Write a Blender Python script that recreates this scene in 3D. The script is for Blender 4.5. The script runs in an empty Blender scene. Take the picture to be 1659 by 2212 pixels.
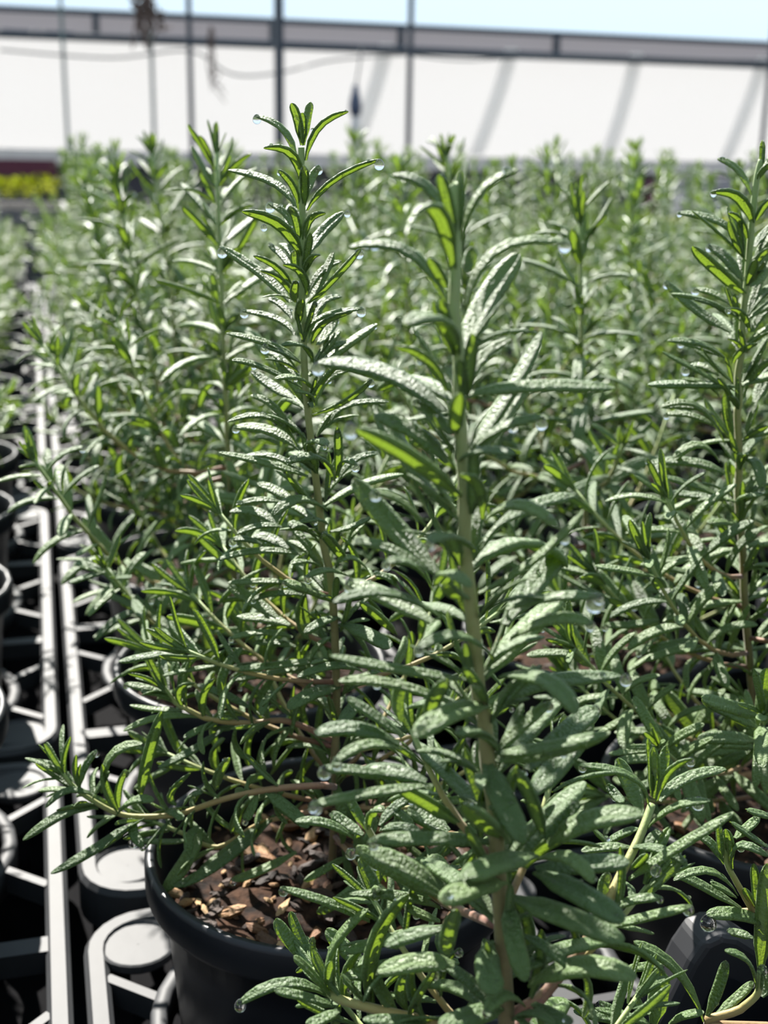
import bpy, math, random
import numpy as np
from mathutils import Matrix, Vector

# ------------------------------------------------------------------ camera, sky, sun, exposure
W, H, FPX = 1659, 2212, 2650.0
ZC = 0.187                                   # camera height above the pot rims
PITCH = math.atan((H / 2 - 345) / FPX)
ROLL = math.radians(1.0)
S = bpy.context.scene
COL = S.collection
cp, sp, cr, sr = math.cos(PITCH), math.sin(PITCH), math.cos(ROLL), math.sin(ROLL)
R0 = np.array([1, 0, 0.]); U0 = np.array([0, sp, cp]); FW = np.array([0, cp, -sp])
CR = cr * R0 + sr * U0
CU = -sr * R0 + cr * U0
EYE = np.array([0, 0, ZC])
cam = bpy.data.cameras.new('camera'); camo = bpy.data.objects.new('camera', cam); COL.objects.link(camo)
camo.matrix_world = Matrix(((CR[0], CU[0], -FW[0], EYE[0]), (CR[1], CU[1], -FW[1], EYE[1]), (CR[2], CU[2], -FW[2], EYE[2]), (0, 0, 0, 1)))
cam.sensor_fit = 'HORIZONTAL'; cam.sensor_width = 36.0
cam.lens = FPX / W * 36.0
cam.clip_start = 0.005; cam.clip_end = 200
cam.dof.use_dof = True; cam.dof.focus_distance = 0.272
cam.dof.aperture_fstop = (cam.lens / 1000) / 0.0022
S.camera = camo

S.view_settings.view_transform = 'Standard'; S.view_settings.look = 'None'
S.view_settings.exposure = 0.32; S.view_settings.gamma = 1.0
S.view_settings.use_curve_mapping = False
cy = S.cycles
cy.max_bounces = 5; cy.diffuse_bounces = 2; cy.glossy_bounces = 2; cy.transmission_bounces = 4; cy.transparent_max_bounces = 6
cy.adaptive_threshold = .05; cy.caustics_reflective = False

world = bpy.data.worlds.new('sky'); S.world = world; world.use_nodes = True
nt = world.node_tree; nt.nodes.clear()
wo = nt.nodes.new('ShaderNodeOutputWorld'); bg = nt.nodes.new('ShaderNodeBackground')
tc = nt.nodes.new('ShaderNodeTexCoord'); sx = nt.nodes.new('ShaderNodeSeparateXYZ'); rp = nt.nodes.new('ShaderNodeValToRGB')
rp.color_ramp.elements[0].position = 0.0; rp.color_ramp.elements[0].color = (0.90, 0.94, 1.0, 1)
rp.color_ramp.elements[1].position = 0.9; rp.color_ramp.elements[1].color = (0.70, 0.82, 1.0, 1)
nt.links.new(tc.outputs['Generated'], sx.inputs[0]); nt.links.new(sx.outputs['Z'], rp.inputs[0])
nt.links.new(rp.outputs[0], bg.inputs[0]); bg.inputs[1].default_value = 0.46
nt.links.new(bg.outputs[0], wo.inputs[0])

sun = bpy.data.lights.new('sun', 'SUN'); sun.energy = 18.0; sun.angle = math.radians(0.6); sun.color = (1.0, 0.955, 0.88)
suno = bpy.data.objects.new('sun', sun); COL.objects.link(suno)
TOSUN = Vector((-0.30, 0.70, 0.67)).normalized()
suno.rotation_euler = TOSUN.to_track_quat('Z', 'Y').to_euler(); suno.location = (-2, 4, 4)

# ------------------------------------------------------------------ pixel / grid helpers
def ray(x, y): return FW + CR * (x - W / 2) / FPX - CU * (y - H / 2) / FPX
def aty(x, y, Y): d = ray(x, y); return EYE + d * (Y / d[1])
def atz(x, y, z): d = ray(x, y); return EYE + d * ((z - ZC) / d[2])
def proj(p):
    q = np.asarray(p, float) - EYE; d = q @ FW
    return W / 2 + FPX * (q @ CR) / d, H / 2 - FPX * (q @ CU) / d, d
C2 = np.array([-.01337, .31066]); GU = np.array([-.26993, .96288]); GV = np.array([.96288, .26993])
GANG = math.atan2(GV[1], GV[0])
def grid(a, b, z=0.0): p = C2 + GU * a + GV * b; return np.array([p[0], p[1], z])
def at_d(x, y, d):                      # point of a sight line on the upright plane d metres down the rows
    r = ray(x, y); n = np.array([GU[0], GU[1], 0.])
    t = (d - (EYE[:2] - C2) @ GU) / (r @ n); return EYE + r * t
def gcoord(p): q = np.asarray(p)[:2] - C2; return q @ GU, q @ GV
Z3 = np.array([0, 0, 1.])
def nrm(v): v = np.asarray(v, float); return v / max(np.linalg.norm(v), 1e-9)
rng = random.Random(7)

# ------------------------------------------------------------------ materials
def new_mat(name):
    m = bpy.data.materials.new(name); m.use_nodes = True; t = m.node_tree; t.nodes.clear()
    return m, t, t.nodes.new('ShaderNodeOutputMaterial')
def N(t, kind, **kw):
    n = t.nodes.new(kind)
    for k, v in kw.items():
        if k.startswith('_'): setattr(n, k[1:], v)
        else:
            n.inputs[k.replace('__', ' ')].default_value = v
    return n
def simple(name, col, rough=.5, noise=0.0, nscale=30., bump=0.0, metal=0., spec=.5, coord='Object'):
    m, t, o = new_mat(name)
    b = N(t, 'ShaderNodeBsdfPrincipled', Roughness=rough, Metallic=metal)
    b.inputs['Specular IOR Level'].default_value = spec
    b.inputs['Base Color'].default_value = (*col, 1)
    t.links.new(b.outputs[0], o.inputs[0])
    if noise or bump:
        tc = N(t, 'ShaderNodeTexCoord'); n = N(t, 'ShaderNodeTexNoise', Scale=nscale, Detail=4.)
        t.links.new(tc.outputs[coord], n.inputs['Vector'])
        if noise:
            mx = N(t, 'ShaderNodeMix', _data_type='RGBA')
            mx.inputs[6].default_value = (*[c * (1 - noise) for c in col], 1); mx.inputs[7].default_value = (*[min(1, c * (1 + noise)) for c in col], 1)
            t.links.new(n.outputs['Fac'], mx.inputs[0]); t.links.new(mx.outputs[2], b.inputs['Base Color'])
        if bump:
            bp = N(t, 'ShaderNodeBump', Strength=bump, Distance=.002); t.links.new(n.outputs['Fac'], bp.inputs['Height']); t.links.new(bp.outputs[0], b.inputs['Normal'])
    return m
def leaf_material():
    m, t, o = new_mat('rosemary_leaf')
    uv = N(t, 'ShaderNodeUVMap'); info = N(t, 'ShaderNodeObjectInfo'); geo = N(t, 'ShaderNodeNewGeometry')
    vor = N(t, 'ShaderNodeTexVoronoi', Scale=1.45); noi = N(t, 'ShaderNodeTexNoise', Scale=6.5, Detail=3.)
    t.links.new(uv.outputs[0], vor.inputs['Vector']); t.links.new(uv.outputs[0], noi.inputs['Vector'])
    add = N(t, 'ShaderNodeMath', _operation='ADD'); t.links.new(vor.outputs['Distance'], add.inputs[0])
    mul = N(t, 'ShaderNodeMath', _operation='MULTIPLY'); mul.inputs[1].default_value = .5
    t.links.new(noi.outputs['Fac'], mul.inputs[0]); t.links.new(mul.outputs[0], add.inputs[1])
    bp = N(t, 'ShaderNodeBump', Strength=.75, Distance=.0005); bp.invert = True; t.links.new(add.outputs[0], bp.inputs['Height'])
    top = N(t, 'ShaderNodeMix', _data_type='RGBA'); top.inputs[6].default_value = (.044, .106, .018, 1); top.inputs[7].default_value = (.112, .195, .042, 1)
    t.links.new(info.outputs['Random'], top.inputs[0])
    low = N(t, 'ShaderNodeMix', _data_type='RGBA'); low.inputs[6].default_value = (.16, .26, .11, 1); low.inputs[7].default_value = (.22, .32, .15, 1)
    t.links.new(info.outputs['Random'], low.inputs[0])
    side = N(t, 'ShaderNodeMix', _data_type='RGBA'); t.links.new(geo.outputs['Backfacing'], side.inputs[0])
    t.links.new(top.outputs[2], side.inputs[6]); t.links.new(low.outputs[2], side.inputs[7])
    b = N(t, 'ShaderNodeBsdfPrincipled', Roughness=.45); b.inputs['Specular IOR Level'].default_value = .8
    b.inputs['Sheen Weight'].default_value = .14; b.inputs['Sheen Roughness'].default_value = .35; b.inputs['Sheen Tint'].default_value = (.9, 1, .85, 1)
    t.links.new(side.outputs[2], b.inputs['Base Color']); t.links.new(bp.outputs[0], b.inputs['Normal'])
    tr = N(t, 'ShaderNodeBsdfTranslucent'); tr.inputs[0].default_value = (.34, .52, .035, 1); t.links.new(bp.outputs[0], tr.inputs['Normal'])
    mx = N(t, 'ShaderNodeMixShader'); mx.inputs[0].default_value = .20
    t.links.new(b.outputs[0], mx.inputs[1]); t.links.new(tr.outputs[0], mx.inputs[2]); t.links.new(mx.outputs[0], o.inputs[0])
    return m
def stem_material(name, c0, c1, c2):
    m, t, o = new_mat(name)
    at = N(t, 'ShaderNodeAttribute'); at.attribute_name = 'along'
    rp = N(t, 'ShaderNodeValToRGB'); e = rp.color_ramp.elements
    e[0].position = 0; e[0].color = (*c0, 1); e[1].position = 1; e[1].color = (*c2, 1); k = e.new(.5); k.color = (*c1, 1)
    tc = N(t, 'ShaderNodeTexCoord'); n = N(t, 'ShaderNodeTexNoise', Scale=900., Detail=3.); t.links.new(tc.outputs['Object'], n.inputs['Vector'])
    ma = N(t, 'ShaderNodeMath', _operation='MULTIPLY_ADD'); ma.inputs[1].default_value = .25; ma.inputs[2].default_value = -.12
    t.links.new(n.outputs['Fac'], ma.inputs[0]); ad = N(t, 'ShaderNodeMath', _operation='ADD')
    t.links.new(ma.outputs[0], ad.inputs[0]); t.links.new(at.outputs['Fac'], ad.inputs[1]); t.links.new(ad.outputs[0], rp.inputs[0])
    b = N(t, 'ShaderNodeBsdfPrincipled', Roughness=.6); b.inputs['Sheen Weight'].default_value = .2
    bp = N(t, 'ShaderNodeBump', Strength=.4, Distance=.0003); t.links.new(n.outputs['Fac'], bp.inputs['Height']); t.links.new(bp.outputs[0], b.inputs['Normal'])
    t.links.new(rp.outputs[0], b.inputs['Base Color']); t.links.new(b.outputs[0], o.inputs[0])
    return m
def water_material():
    m, t, o = new_mat('water')
    b = N(t, 'ShaderNodeBsdfPrincipled', Roughness=.02, IOR=1.333); b.inputs['Transmission Weight'].default_value = 1.0
    b.inputs['Base Color'].default_value = (1, 1, 1, 1); t.links.new(b.outputs[0], o.inputs[0]); return m
def film_material(name, col, trans, seam=0.):
    m, t, o = new_mat(name)
    d = N(t, 'ShaderNodeBsdfDiffuse'); d.inputs[0].default_value = (*col, 1)
    l = N(t, 'ShaderNodeBsdfTranslucent'); l.inputs[0].default_value = (*col, 1)
    x = N(t, 'ShaderNodeBsdfTransparent')
    a = N(t, 'ShaderNodeMixShader'); a.inputs[0].default_value = .72; t.links.new(d.outputs[0], a.inputs[1]); t.links.new(l.outputs[0], a.inputs[2])
    f = N(t, 'ShaderNodeMixShader'); f.inputs[0].default_value = trans; t.links.new(a.outputs[0], f.inputs[1]); t.links.new(x.outputs[0], f.inputs[2])
    t.links.new(f.outputs[0], o.inputs[0]); return m
def soil_material():
    m, t, o = new_mat('potting_mix')
    tc = N(t, 'ShaderNodeTexCoord'); n = N(t, 'ShaderNodeTexNoise', Scale=220., Detail=6.); t.links.new(tc.outputs['Object'], n.inputs['Vector'])
    rp = N(t, 'ShaderNodeValToRGB'); e = rp.color_ramp.elements; e[0].position = .35; e[0].color = (.010, .007, .006, 1); e[1].position = .72; e[1].color = (.07, .035, .02, 1)
    b = N(t, 'ShaderNodeBsdfPrincipled', Roughness=.9); b.inputs['Specular IOR Level'].default_value = .15; bp = N(t, 'ShaderNodeBump', Strength=.8, Distance=.002)
    t.links.new(n.outputs['Fac'], rp.inputs[0]); t.links.new(rp.outputs[0], b.inputs['Base Color']); t.links.new(n.outputs['Fac'], bp.inputs['Height']); t.links.new(bp.outputs[0], b.inputs['Normal'])
    t.links.new(b.outputs[0], o.inputs[0]); return m
def chip_material():
    m, t, o = new_mat('bark')
    info = N(t, 'ShaderNodeObjectInfo'); rp = N(t, 'ShaderNodeValToRGB'); e = rp.color_ramp.elements
    e[0].position = 0; e[0].color = (.035, .018, .012, 1); e[1].position = 1; e[1].color = (.80, .52, .25, 1)
    k = e.new(.45); k.color = (.10, .05, .028, 1); k = e.new(.72); k.color = (.42, .19, .065, 1)
    tc = N(t, 'ShaderNodeTexCoord'); n = N(t, 'ShaderNodeTexNoise', Scale=6., Detail=4.); t.links.new(tc.outputs['Object'], n.inputs['Vector'])
    b = N(t, 'ShaderNodeBsdfPrincipled', Roughness=.6); bp = N(t, 'ShaderNodeBump', Strength=.6, Distance=.0008)
    mx = N(t, 'ShaderNodeMix', _data_type='RGBA', _blend_type='MULTIPLY'); mx.inputs[0].default_value = .7
    t.links.new(info.outputs['Random'], rp.inputs[0]); t.links.new(rp.outputs[0], mx.inputs[6]); t.links.new(n.outputs['Fac'], mx.inputs[7])
    t.links.new(mx.outputs[2], b.inputs['Base Color']); t.links.new(n.outputs['Fac'], bp.inputs['Height']); t.links.new(bp.outputs[0], b.inputs['Normal']); t.links.new(b.outputs[0], o.inputs[0]); return m
M = dict(
    leaf=leaf_material(),
    stem=stem_material('rosemary_stem', (.17, .125, .055), (.28, .28, .10), (.27, .38, .15)),
    branch=stem_material('rosemary_branch', (.22, .09, .07), (.34, .26, .08), (.26, .36, .12)),
    water=water_material(),
    pot=simple('black_plastic', (.010, .0115, .015), .42, noise=.3, nscale=60, spec=.45),
    tray=simple('grey_plastic', (.036, .038, .042), .58, noise=.25, nscale=80, bump=.06, spec=.42),
    wedge=simple('charcoal_plastic', (.022, .023, .027), .5, noise=.2, nscale=80),
    soil=soil_material(), bark=chip_material(),
    bead=simple('cream_bead', (.75, .66, .36), .35),
    bench=simple('dark_weed_cloth', (.004, .004, .005), .95, noise=.3, nscale=200, spec=.1),
    metal=simple('galvanised', (.10, .10, .105), .6, noise=.15, nscale=12),
    floor=simple('greenhouse_floor', (.10, .10, .105), .9, noise=.3, nscale=4),
    film=film_material('wall_film', (.50, .505, .515), .04),
    roof=film_material('roof_film', (.30, .43, .56), .66),
    gutter=film_material('gutter_grey', (.30, .30, .32), .0),
    steel=simple('dark_steel', (.035, .045, .06), .45),
    thin=simple('grey_green_steel', (.16, .20, .19), .5),
    plank=simple('weathered_plank', (.70, .63, .58), .8, noise=.15, nscale=8),
    rib=film_material('hoop_rib', (.80, .80, .79), .0),
    lower=simple('lower_wall_board', (.055, .05, .06), .8, noise=.4, nscale=3),
    red=simple('dark_red', (.085, .010, .026), .6),
    twig=simple('dry_twig', (.10, .065, .05), .8),
    cable=simple('cable_rubber', (.03, .04, .045), .5),
    blue=simple('blue_grey_plastic', (.05, .07, .12), .4),
    clear=simple('pale_plastic', (.62, .62, .62), .3),
    block=simple('concrete', (.33, .32, .34), .8, noise=.15, nscale=8),
    seedling=simple('yellow_green_leaf', (.40, .42, .008), .9, noise=.4, nscale=9, spec=.05),
)

# ------------------------------------------------------------------ mesh helpers
def mesh(name, V, F, mat, smooth=True, uv=None, along=None):
    me = bpy.data.meshes.new(name)
    me.from_pydata([tuple(map(float, p)) for p in V], [], [tuple(map(int, f)) for f in F])
    if mat: me.materials.append(mat)
    if smooth: me.polygons.foreach_set('use_smooth', np.ones(len(me.polygons), bool))
    if uv is not None:
        l = me.uv_layers.new(name='UVMap'); vi = np.empty(len(me.loops), np.int32); me.loops.foreach_get('vertex_index', vi)
        l.data.foreach_set('uv', np.asarray(uv, np.float32)[vi].ravel())
    if along is not None:
        a = me.attributes.new('along', 'FLOAT', 'POINT'); a.data.foreach_set('value', np.asarray(along, np.float32))
    me.update(); return me
def obj(name, me, parent=None, mtx=None, **props):
    o = bpy.data.objects.new(name, me); COL.objects.link(o)
    if parent is not None: o.parent = parent
    if mtx is not None: o.matrix_local = mtx
    for k, v in props.items(): o[k] = v
    return o
def empty(name, loc, label, cat, group=None, rz=0.):
    o = bpy.data.objects.new(name, None); COL.objects.link(o); o.empty_display_size = .02
    o.location = tuple(map(float, loc)); o.rotation_euler = (0, 0, rz); o['label'] = label; o['category'] = cat
    if group: o['group'] = group
    return o
def T(v): return Matrix.Translation(Vector(tuple(map(float, v))))
def box(a, b):
    (x0, y0, z0), (x1, y1, z1) = a, b
    V = [(x0, y0, z0), (x1, y0, z0), (x1, y1, z0), (x0, y1, z0), (x0, y0, z1), (x1, y0, z1), (x1, y1, z1), (x0, y1, z1)]
    F = [(0, 3, 2, 1), (4, 5, 6, 7), (0, 1, 5, 4), (1, 2, 6, 5), (2, 3, 7, 6), (3, 0, 4, 7)]
    return V, F
def merge(parts):
    V, F = [], []
    for v, f in parts:
        o = len(V); V += [tuple(p) for p in v]; F += [tuple(i + o for i in q) for q in f]
    return V, F
def tube(P, Rr, n=8, caps=True):
    P = np.asarray(P, float); m = len(P); V = []; F = []
    tang = np.gradient(P, axis=0); ref = np.array([.31, .95, .02])
    for i in range(m):
        t = nrm(tang[i]); a = np.cross(t, ref)
        if np.linalg.norm(a) < .1: a = np.cross(t, [1, 0, 0])
        a = nrm(a); b = np.cross(t, a)
        for k in range(n):
            w = 2 * math.pi * k / n; V.append(P[i] + Rr[i] * (math.cos(w) * a + math.sin(w) * b))
    for i in range(m - 1):
        for k in range(n):
            k2 = (k + 1) % n; F.append((i * n + k, i * n + k2, (i + 1) * n + k2, (i + 1) * n + k))
    if caps: F.append(tuple(range(n))[::-1]); F.append(tuple(range((m - 1) * n, m * n)))
    return V, F
def lathe(prof, n=48, closed=False):
    V, F = [], []
    for r, z in prof:
        for k in range(n):
            w = 2 * math.pi * k / n; V.append((r * math.cos(w), r * math.sin(w), z))
    m = len(prof)
    for i in range(m - 1 + (1 if closed else 0)):
        j = (i + 1) % m
        for k in range(n):
            k2 = (k + 1) % n; F.append((i * n + k, i * n + k2, j * n + k2, j * n + k))
    return V, F
def sphere(nu=12, nv=8, squash=1.0, tear=0.0):
    V = [(0, 0, squash + tear)]; F = []
    for i in range(1, nv):
        p = math.pi * i / nv
        for k in range(nu):
            w = 2 * math.pi * k / nu; z = math.cos(p); V.append((math.sin(p) * math.cos(w), math.sin(p) * math.sin(w), z * squash + (tear * z ** 3 if z > 0 else 0)))
    V.append((0, 0, -squash)); L = len(V) - 1
    for k in range(nu): F.append((0, 1 + k, 1 + (k + 1) % nu))
    for i in range(nv - 2):
        for k in range(nu):
            a = 1 + i * nu + k; b = 1 + i * nu + (k + 1) % nu; F.append((a, a + nu, b + nu, b))
    for k in range(nu): F.append((L, L - nu + (k + 1) % nu, L - nu + k))
    return V, F

# ------------------------------------------------------------------ leaves
PROF = np.array([(-.50, -.40), (-.84, -.42), (-1.0, -.16), (-.82, .10), (-.42, .17), (0, -.04), (.42, .17), (.82, .10), (1.0, -.16), (.84, -.42), (.50, -.40)])
PROF_LO = np.array([(-.75, -.38), (-1, -.05), (0, .04), (1, -.05), (.75, -.38)])
TS = np.array([0, .10, .25, .42, .60, .78, .90, .972, 1.0]); TS_LO = np.array([0, .28, .62, .9, 1.0])
def wprof(t):
    s = min(1, t / .30); s = s * s * (3 - 2 * s); w = .36 + .64 * s
    if t > .72: w *= math.sqrt(max(0, 1 - ((t - .72) / .284) ** 2))
    return max(w, .12)
def sweep(P, Tn, Nn, hw, ts, prof):
    V = []; UV = []; F = []; k = len(prof)
    B = np.cross(Nn, Tn); s = np.r_[0, np.cumsum(np.linalg.norm(np.diff(P, axis=0), axis=1))]
    for i, t in enumerate(ts):
        w = hw * wprof(t)
        for (x, z) in prof:
            V.append(P[i] + B[i] * (x * w) + Nn[i] * (z * w)); UV.append((x, s[i]))
    for i in range(len(ts) - 1):
        for j in range(k - 1):
            a = i * k + j; F.append((a, a + k, a + k + 1, a + 1))
    return np.array(V), F, np.array(UV)
def arc_leaf(beta, wr, ts, prof):
    """unit leaf along +X, upper side +Z, arching down by beta in all"""
    P = []; th = []
    n = 60; p = np.zeros(3); path = [p.copy()]
    for i in range(n):
        a = -beta * (i + .5) / n * 1.0; p = p + np.array([math.cos(a), 0, math.sin(a)]) / n; path.append(p.copy())
    path = np.array(path); P = np.array([path[int(round(t * n))] for t in ts]); a = -beta * ts
    Tn = np.c_[np.cos(a), 0 * a, np.sin(a)]; Nn = np.c_[-np.sin(a), 0 * a, np.cos(a)]
    V, F, UV = sweep(P, Tn, Nn, wr / 2, ts, prof); UV = UV * np.array([1.6, 22.])
    return V, F, UV, path[-1]
BETAS = [math.radians(b) for b in (-12, 14, 38, 66, 95)]; WRS = (.135, .172, .22)
LEAFV = {}; TIP = {}; LEAFLO = {}; LEAFHI = {}
for bi, be in enumerate(BETAS):
    for wi, wr in enumerate(WRS):
        V, F, UV, tip = arc_leaf(be, wr, TS, PROF); LEAFV[bi, wi] = mesh('leaf', V, F, M['leaf'], uv=UV); TIP[bi, wi] = (tip, V); LEAFHI[bi, wi] = (V, np.array(F), UV)
        V, F, UV, tip = arc_leaf(be, wr * 1.05, TS_LO, PROF_LO); LEAFLO[bi, wi] = (V, np.array(F))
def leaf_rot(Td, O, A):
    Td = nrm(Td); Nn = A * (Td @ O) - O * (Td @ A); Nn = Nn - (Nn @ Td) * Td
    if np.linalg.norm(Nn) < .05: Nn = Z3 - Td[2] * Td
    Nn = nrm(Nn); Bn = np.cross(Nn, Td); return np.c_[Td, Bn, Nn]

# ------------------------------------------------------------------ a rosemary: stems and leaves as data
def perp_pair(A):
    a = nrm(np.cross(A, [0.2, 1, .1])); return a, np.cross(A, a)
class Plant:
    def __init__(s, r): s.r = r; s.stems = []; s.leaves = []; s.custom = []; s.drops = []
    def add(s, base, Tdir, O, A, L, bi, wi): s.leaves.append((np.asarray(base, float), leaf_rot(Tdir, O, A), L, bi, wi))
    def stem(s, P, r0, r1, kind): s.stems.append((np.asarray(P, float), r0, r1, kind))
    def dress(s, P, step, Lf, open_f, tufts, phase=0., azi=None, up=.0, start=.0, jit=.16, tuftL=.009, end=1.0, bud=True):
        """opposite leaf pairs (turned 90 degrees from node to node) along a polyline, with small axillary leaves"""
        r = s.r; P = np.asarray(P, float); seg = np.linalg.norm(np.diff(P, axis=0), axis=1); cum = np.r_[0, np.cumsum(seg)]; tot = cum[-1]
        d = start * tot; k = 0
        while d < tot * end:
            t = d / tot; pos = np.array([np.interp(d, cum, P[:, q]) for q in range(3)])
            p2 = np.array([np.interp(min(tot, d + .004), cum, P[:, q]) for q in range(3)]); p1 = np.array([np.interp(max(0, d - .004), cum, P[:, q]) for q in range(3)])
            A = nrm(p2 - p1); A2 = nrm(A + up * Z3); a, b = perp_pair(A)
            base_az = phase + (k % 2) * math.pi / 2 + r.uniform(-.25, .25)
            for q in range(2):
                az = base_az + q * math.pi
                O = math.cos(az) * a + math.sin(az) * b
                an = open_f(t) + r.uniform(-jit, jit); Td = math.cos(an) * A + math.sin(an) * O + up * .35 * Z3 * (1 - t)
                L = Lf(t) * r.uniform(.82, 1.15)
                bi = r.choice([0, 1, 1, 2, 2, 3] if t > .7 else [1, 2, 2, 3, 3, 4]); wi = r.choice([0, 1, 1, 2]) if L > .012 else r.choice([1, 2])
                if azi is None or azi(O): s.add(pos + O * .0008, Td, O, A2, L, bi, wi)
                for _ in range(tufts(t)):
                    az2 = az + r.uniform(-.9, .9); O2 = math.cos(az2) * a + math.sin(az2) * b; an2 = r.uniform(.25, .8)
                    s.add(pos + O * .0015 + A * .001, math.cos(an2) * A + math.sin(an2) * O2, O2, A2, tuftL * r.uniform(.7, 1.35), r.choice([0, 1, 2, 3]), r.choice([0, 1, 2]))
            d += step * (1.0 - .45 * max(0, t - .75) / .25) * r.uniform(.85, 1.15); k += 1
        # closed bud of erect small leaves at the tip
        A = nrm(P[-1] - P[-2]); a, b = perp_pair(A)
        for q in range(5 if bud else 0):
            az = phase + q * 1.26; O = math.cos(az) * a + math.sin(az) * b; an = r.uniform(.06, .35)
            s.add(P[-1] - A * .002, math.cos(an) * A + math.sin(an) * O, O, A, Lf(1) * r.uniform(.6, .95), r.choice([0, 1, 1, 2]), q % 2)
def generic(seed, h=.20, lean=(0, 0), branches=9, dense=1.0, reach=1.0):
    r = random.Random(seed); p = Plant(r); base = np.array([r.uniform(-.004, .004), r.uniform(-.004, .004), -.012])
    top = np.array([lean[0], lean[1], h]); bow = np.array([r.uniform(-.006, .006), r.uniform(-.006, .006), 0])
    ts = np.linspace(0, 1, 12); P = np.array([base + (top - base) * t + bow * math.sin(t * math.pi) for t in ts])
    p.stem(P, .0014, .0007, 'main_stem')
    p.dress(P, .0095 / dense, lambda t: .025 * (1 - .25 * max(0, .3 - t) / .3) * (1 - .45 * max(0, t - .82) / .18),
            lambda t: 1.30 - .25 * t - .55 * max(0, t - .7) / .3, lambda t: (4 if r.random() < .5 else 3) if t < .8 else 1, phase=r.uniform(0, 6), start=.12, tuftL=.0115)
    a0 = r.uniform(0, 6)
    for k in range(branches):
        az = a0 + k * 6.283 / branches + r.uniform(-.3, .3); L = r.uniform(.045, .085) * reach; z0 = r.uniform(.0, .03) if k % 2 else r.uniform(.03, .08)
        b0 = base + (top - base) * ((z0 + .012) / (h + .012)); d = np.array([math.cos(az), math.sin(az), 0])
        rise = r.uniform(.01, .06); tt = np.linspace(0, 1, 7)
        Q = np.array([b0 + d * L * t + Z3 * (rise * t ** 2.2 - .008 * math.sin(t * 3.14)) for t in tt])
        p.stem(Q, .0010, .0006, 'branch')
        p.dress(Q, .0072 / dense, lambda t: .0185 * (1 - .3 * max(0, t - .8) / .2), lambda t: 1.25 - .4 * t, lambda t: 1 if r.random() < .45 else 0, phase=r.uniform(0, 6), up=.7, start=.2)
    return p

DROP = mesh('water_drop', *sphere(14, 10, 1.0, .25), M['water']); BEAD = mesh('water_drop', *sphere(14, 8, .55), M['water'])
TINY = sphere(6, 4, .7)
def stem_mesh(P, r0, r1, kind, sides=8):
    n = len(P); Rr = np.linspace(r0, r1, n); V, F = tube(P, Rr, sides)
    al = np.repeat(np.linspace(0, 1, n), sides); return mesh(kind, V, F, M['stem' if kind == 'main_stem' else 'branch'], along=al)
def smooth_poly(P, m=5):
    P = np.asarray(P, float); out = []
    for i in range(len(P) - 1):
        p0 = P[max(i - 1, 0)]; p1 = P[i]; p2 = P[i + 1]; p3 = P[min(i + 2, len(P) - 1)]
        for k in range(m):
            t = k / m; out.append(.5 * ((2 * p1) + (-p0 + p2) * t + (2 * p0 - 5 * p1 + 4 * p2 - p3) * t * t + (-p0 + 3 * p1 - 3 * p2 + p3) * t ** 3))
    out.append(P[-1]); return np.array(out)
def realise(p, root, off, drop_p=.05, tiny=60, sides=8, limit=300):
    """one object for every stem, branch, leaf and hanging drop of a plant near the camera"""
    r = p.r; off = np.asarray(off, float)
    for (P, r0, r1, kind) in p.stems: obj(kind, stem_mesh(P - off, r0, r1, kind, sides), root)
    n = 0; pts = []
    for (V, F, UV, tip, mid, Nm) in p.custom:
        obj('leaf', mesh('leaf', V - off, F, M['leaf'], uv=UV), root); n += 1
    LV = list(p.leaves)
    r.shuffle(LV)
    LV.sort(key=lambda q: -q[2] if len(LV) + n > limit else 0)
    rest = []
    for (base, Rm, L, bi, wi) in LV:
        if n >= limit: rest.append((base, Rm, L, bi, wi)); continue
        mt = Matrix(Rm.tolist()).to_4x4(); mt = T(base - off) @ mt @ Matrix.Scale(L, 4)
        obj('leaf', LEAFV[bi, wi], root, mt); n += 1
        tip, TV = TIP[bi, wi]
        if L > .012 and r.random() < drop_p:
            rad = r.uniform(.0006, .0010); q = base + Rm @ (tip * L * .97) - Z3 * rad * .8
            obj('water_drop', DROP, root, T(q - off) @ Matrix.Scale(rad, 4))
        for _ in range(2):
            i = r.randrange(2, 8); j = r.randrange(3, 8); pts.append((base + Rm @ (TV[i * 11 + j] * L), Rm[:, 2]))
    if rest:
        VV = []; FF = []; UU = []; o = 0
        for (base, Rm, L, bi, wi) in rest:
            v, f, uv = LEAFHI[bi, wi]; VV.append((v * L) @ Rm.T + base); FF.append(f + o); UU.append(uv * (L / .022) + o); o += len(v)
        obj('small_leaves', mesh('small_leaves', np.concatenate(VV) - off, np.concatenate(FF), M['leaf'], uv=np.concatenate(UU)), root, kind='stuff')
    for (V, F, UV, tip, mid, Nm) in p.custom:
        for _ in range(5):
            i = r.randrange(2, 8); j = r.randrange(3, 8); pts.append((V[i * 11 + j], Nm))
    for (q, rad, hang) in p.drops:
        obj('water_drop', DROP if hang else BEAD, root, T(q - off) @ Matrix.Scale(rad, 4))
    if tiny and pts:
        tv, tf = np.array(TINY[0]), TINY[1]; VV = []; FF = []
        for (q, nn) in r.sample(pts, min(tiny, len(pts))):
            o = len(VV) * len(tv); VV.append(tv * r.choice([.0002, .0003, .0004, .0005]) + q); FF += [tuple(i + o for i in f) for f in tf]
        obj('water_droplets', mesh('water_droplets', np.concatenate(VV) - off, FF, M['water']), root, kind='stuff')
def joined_leaves(LV):
    VV = []; FF = []; o = 0
    for (base, Rm, L, bi, wi) in LV:
        v, f = LEAFLO[bi, wi]; VV.append((v * L) @ Rm.T + base); FF.append(f + o); o += len(v)
    return np.concatenate(VV), np.concatenate(FF)

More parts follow.
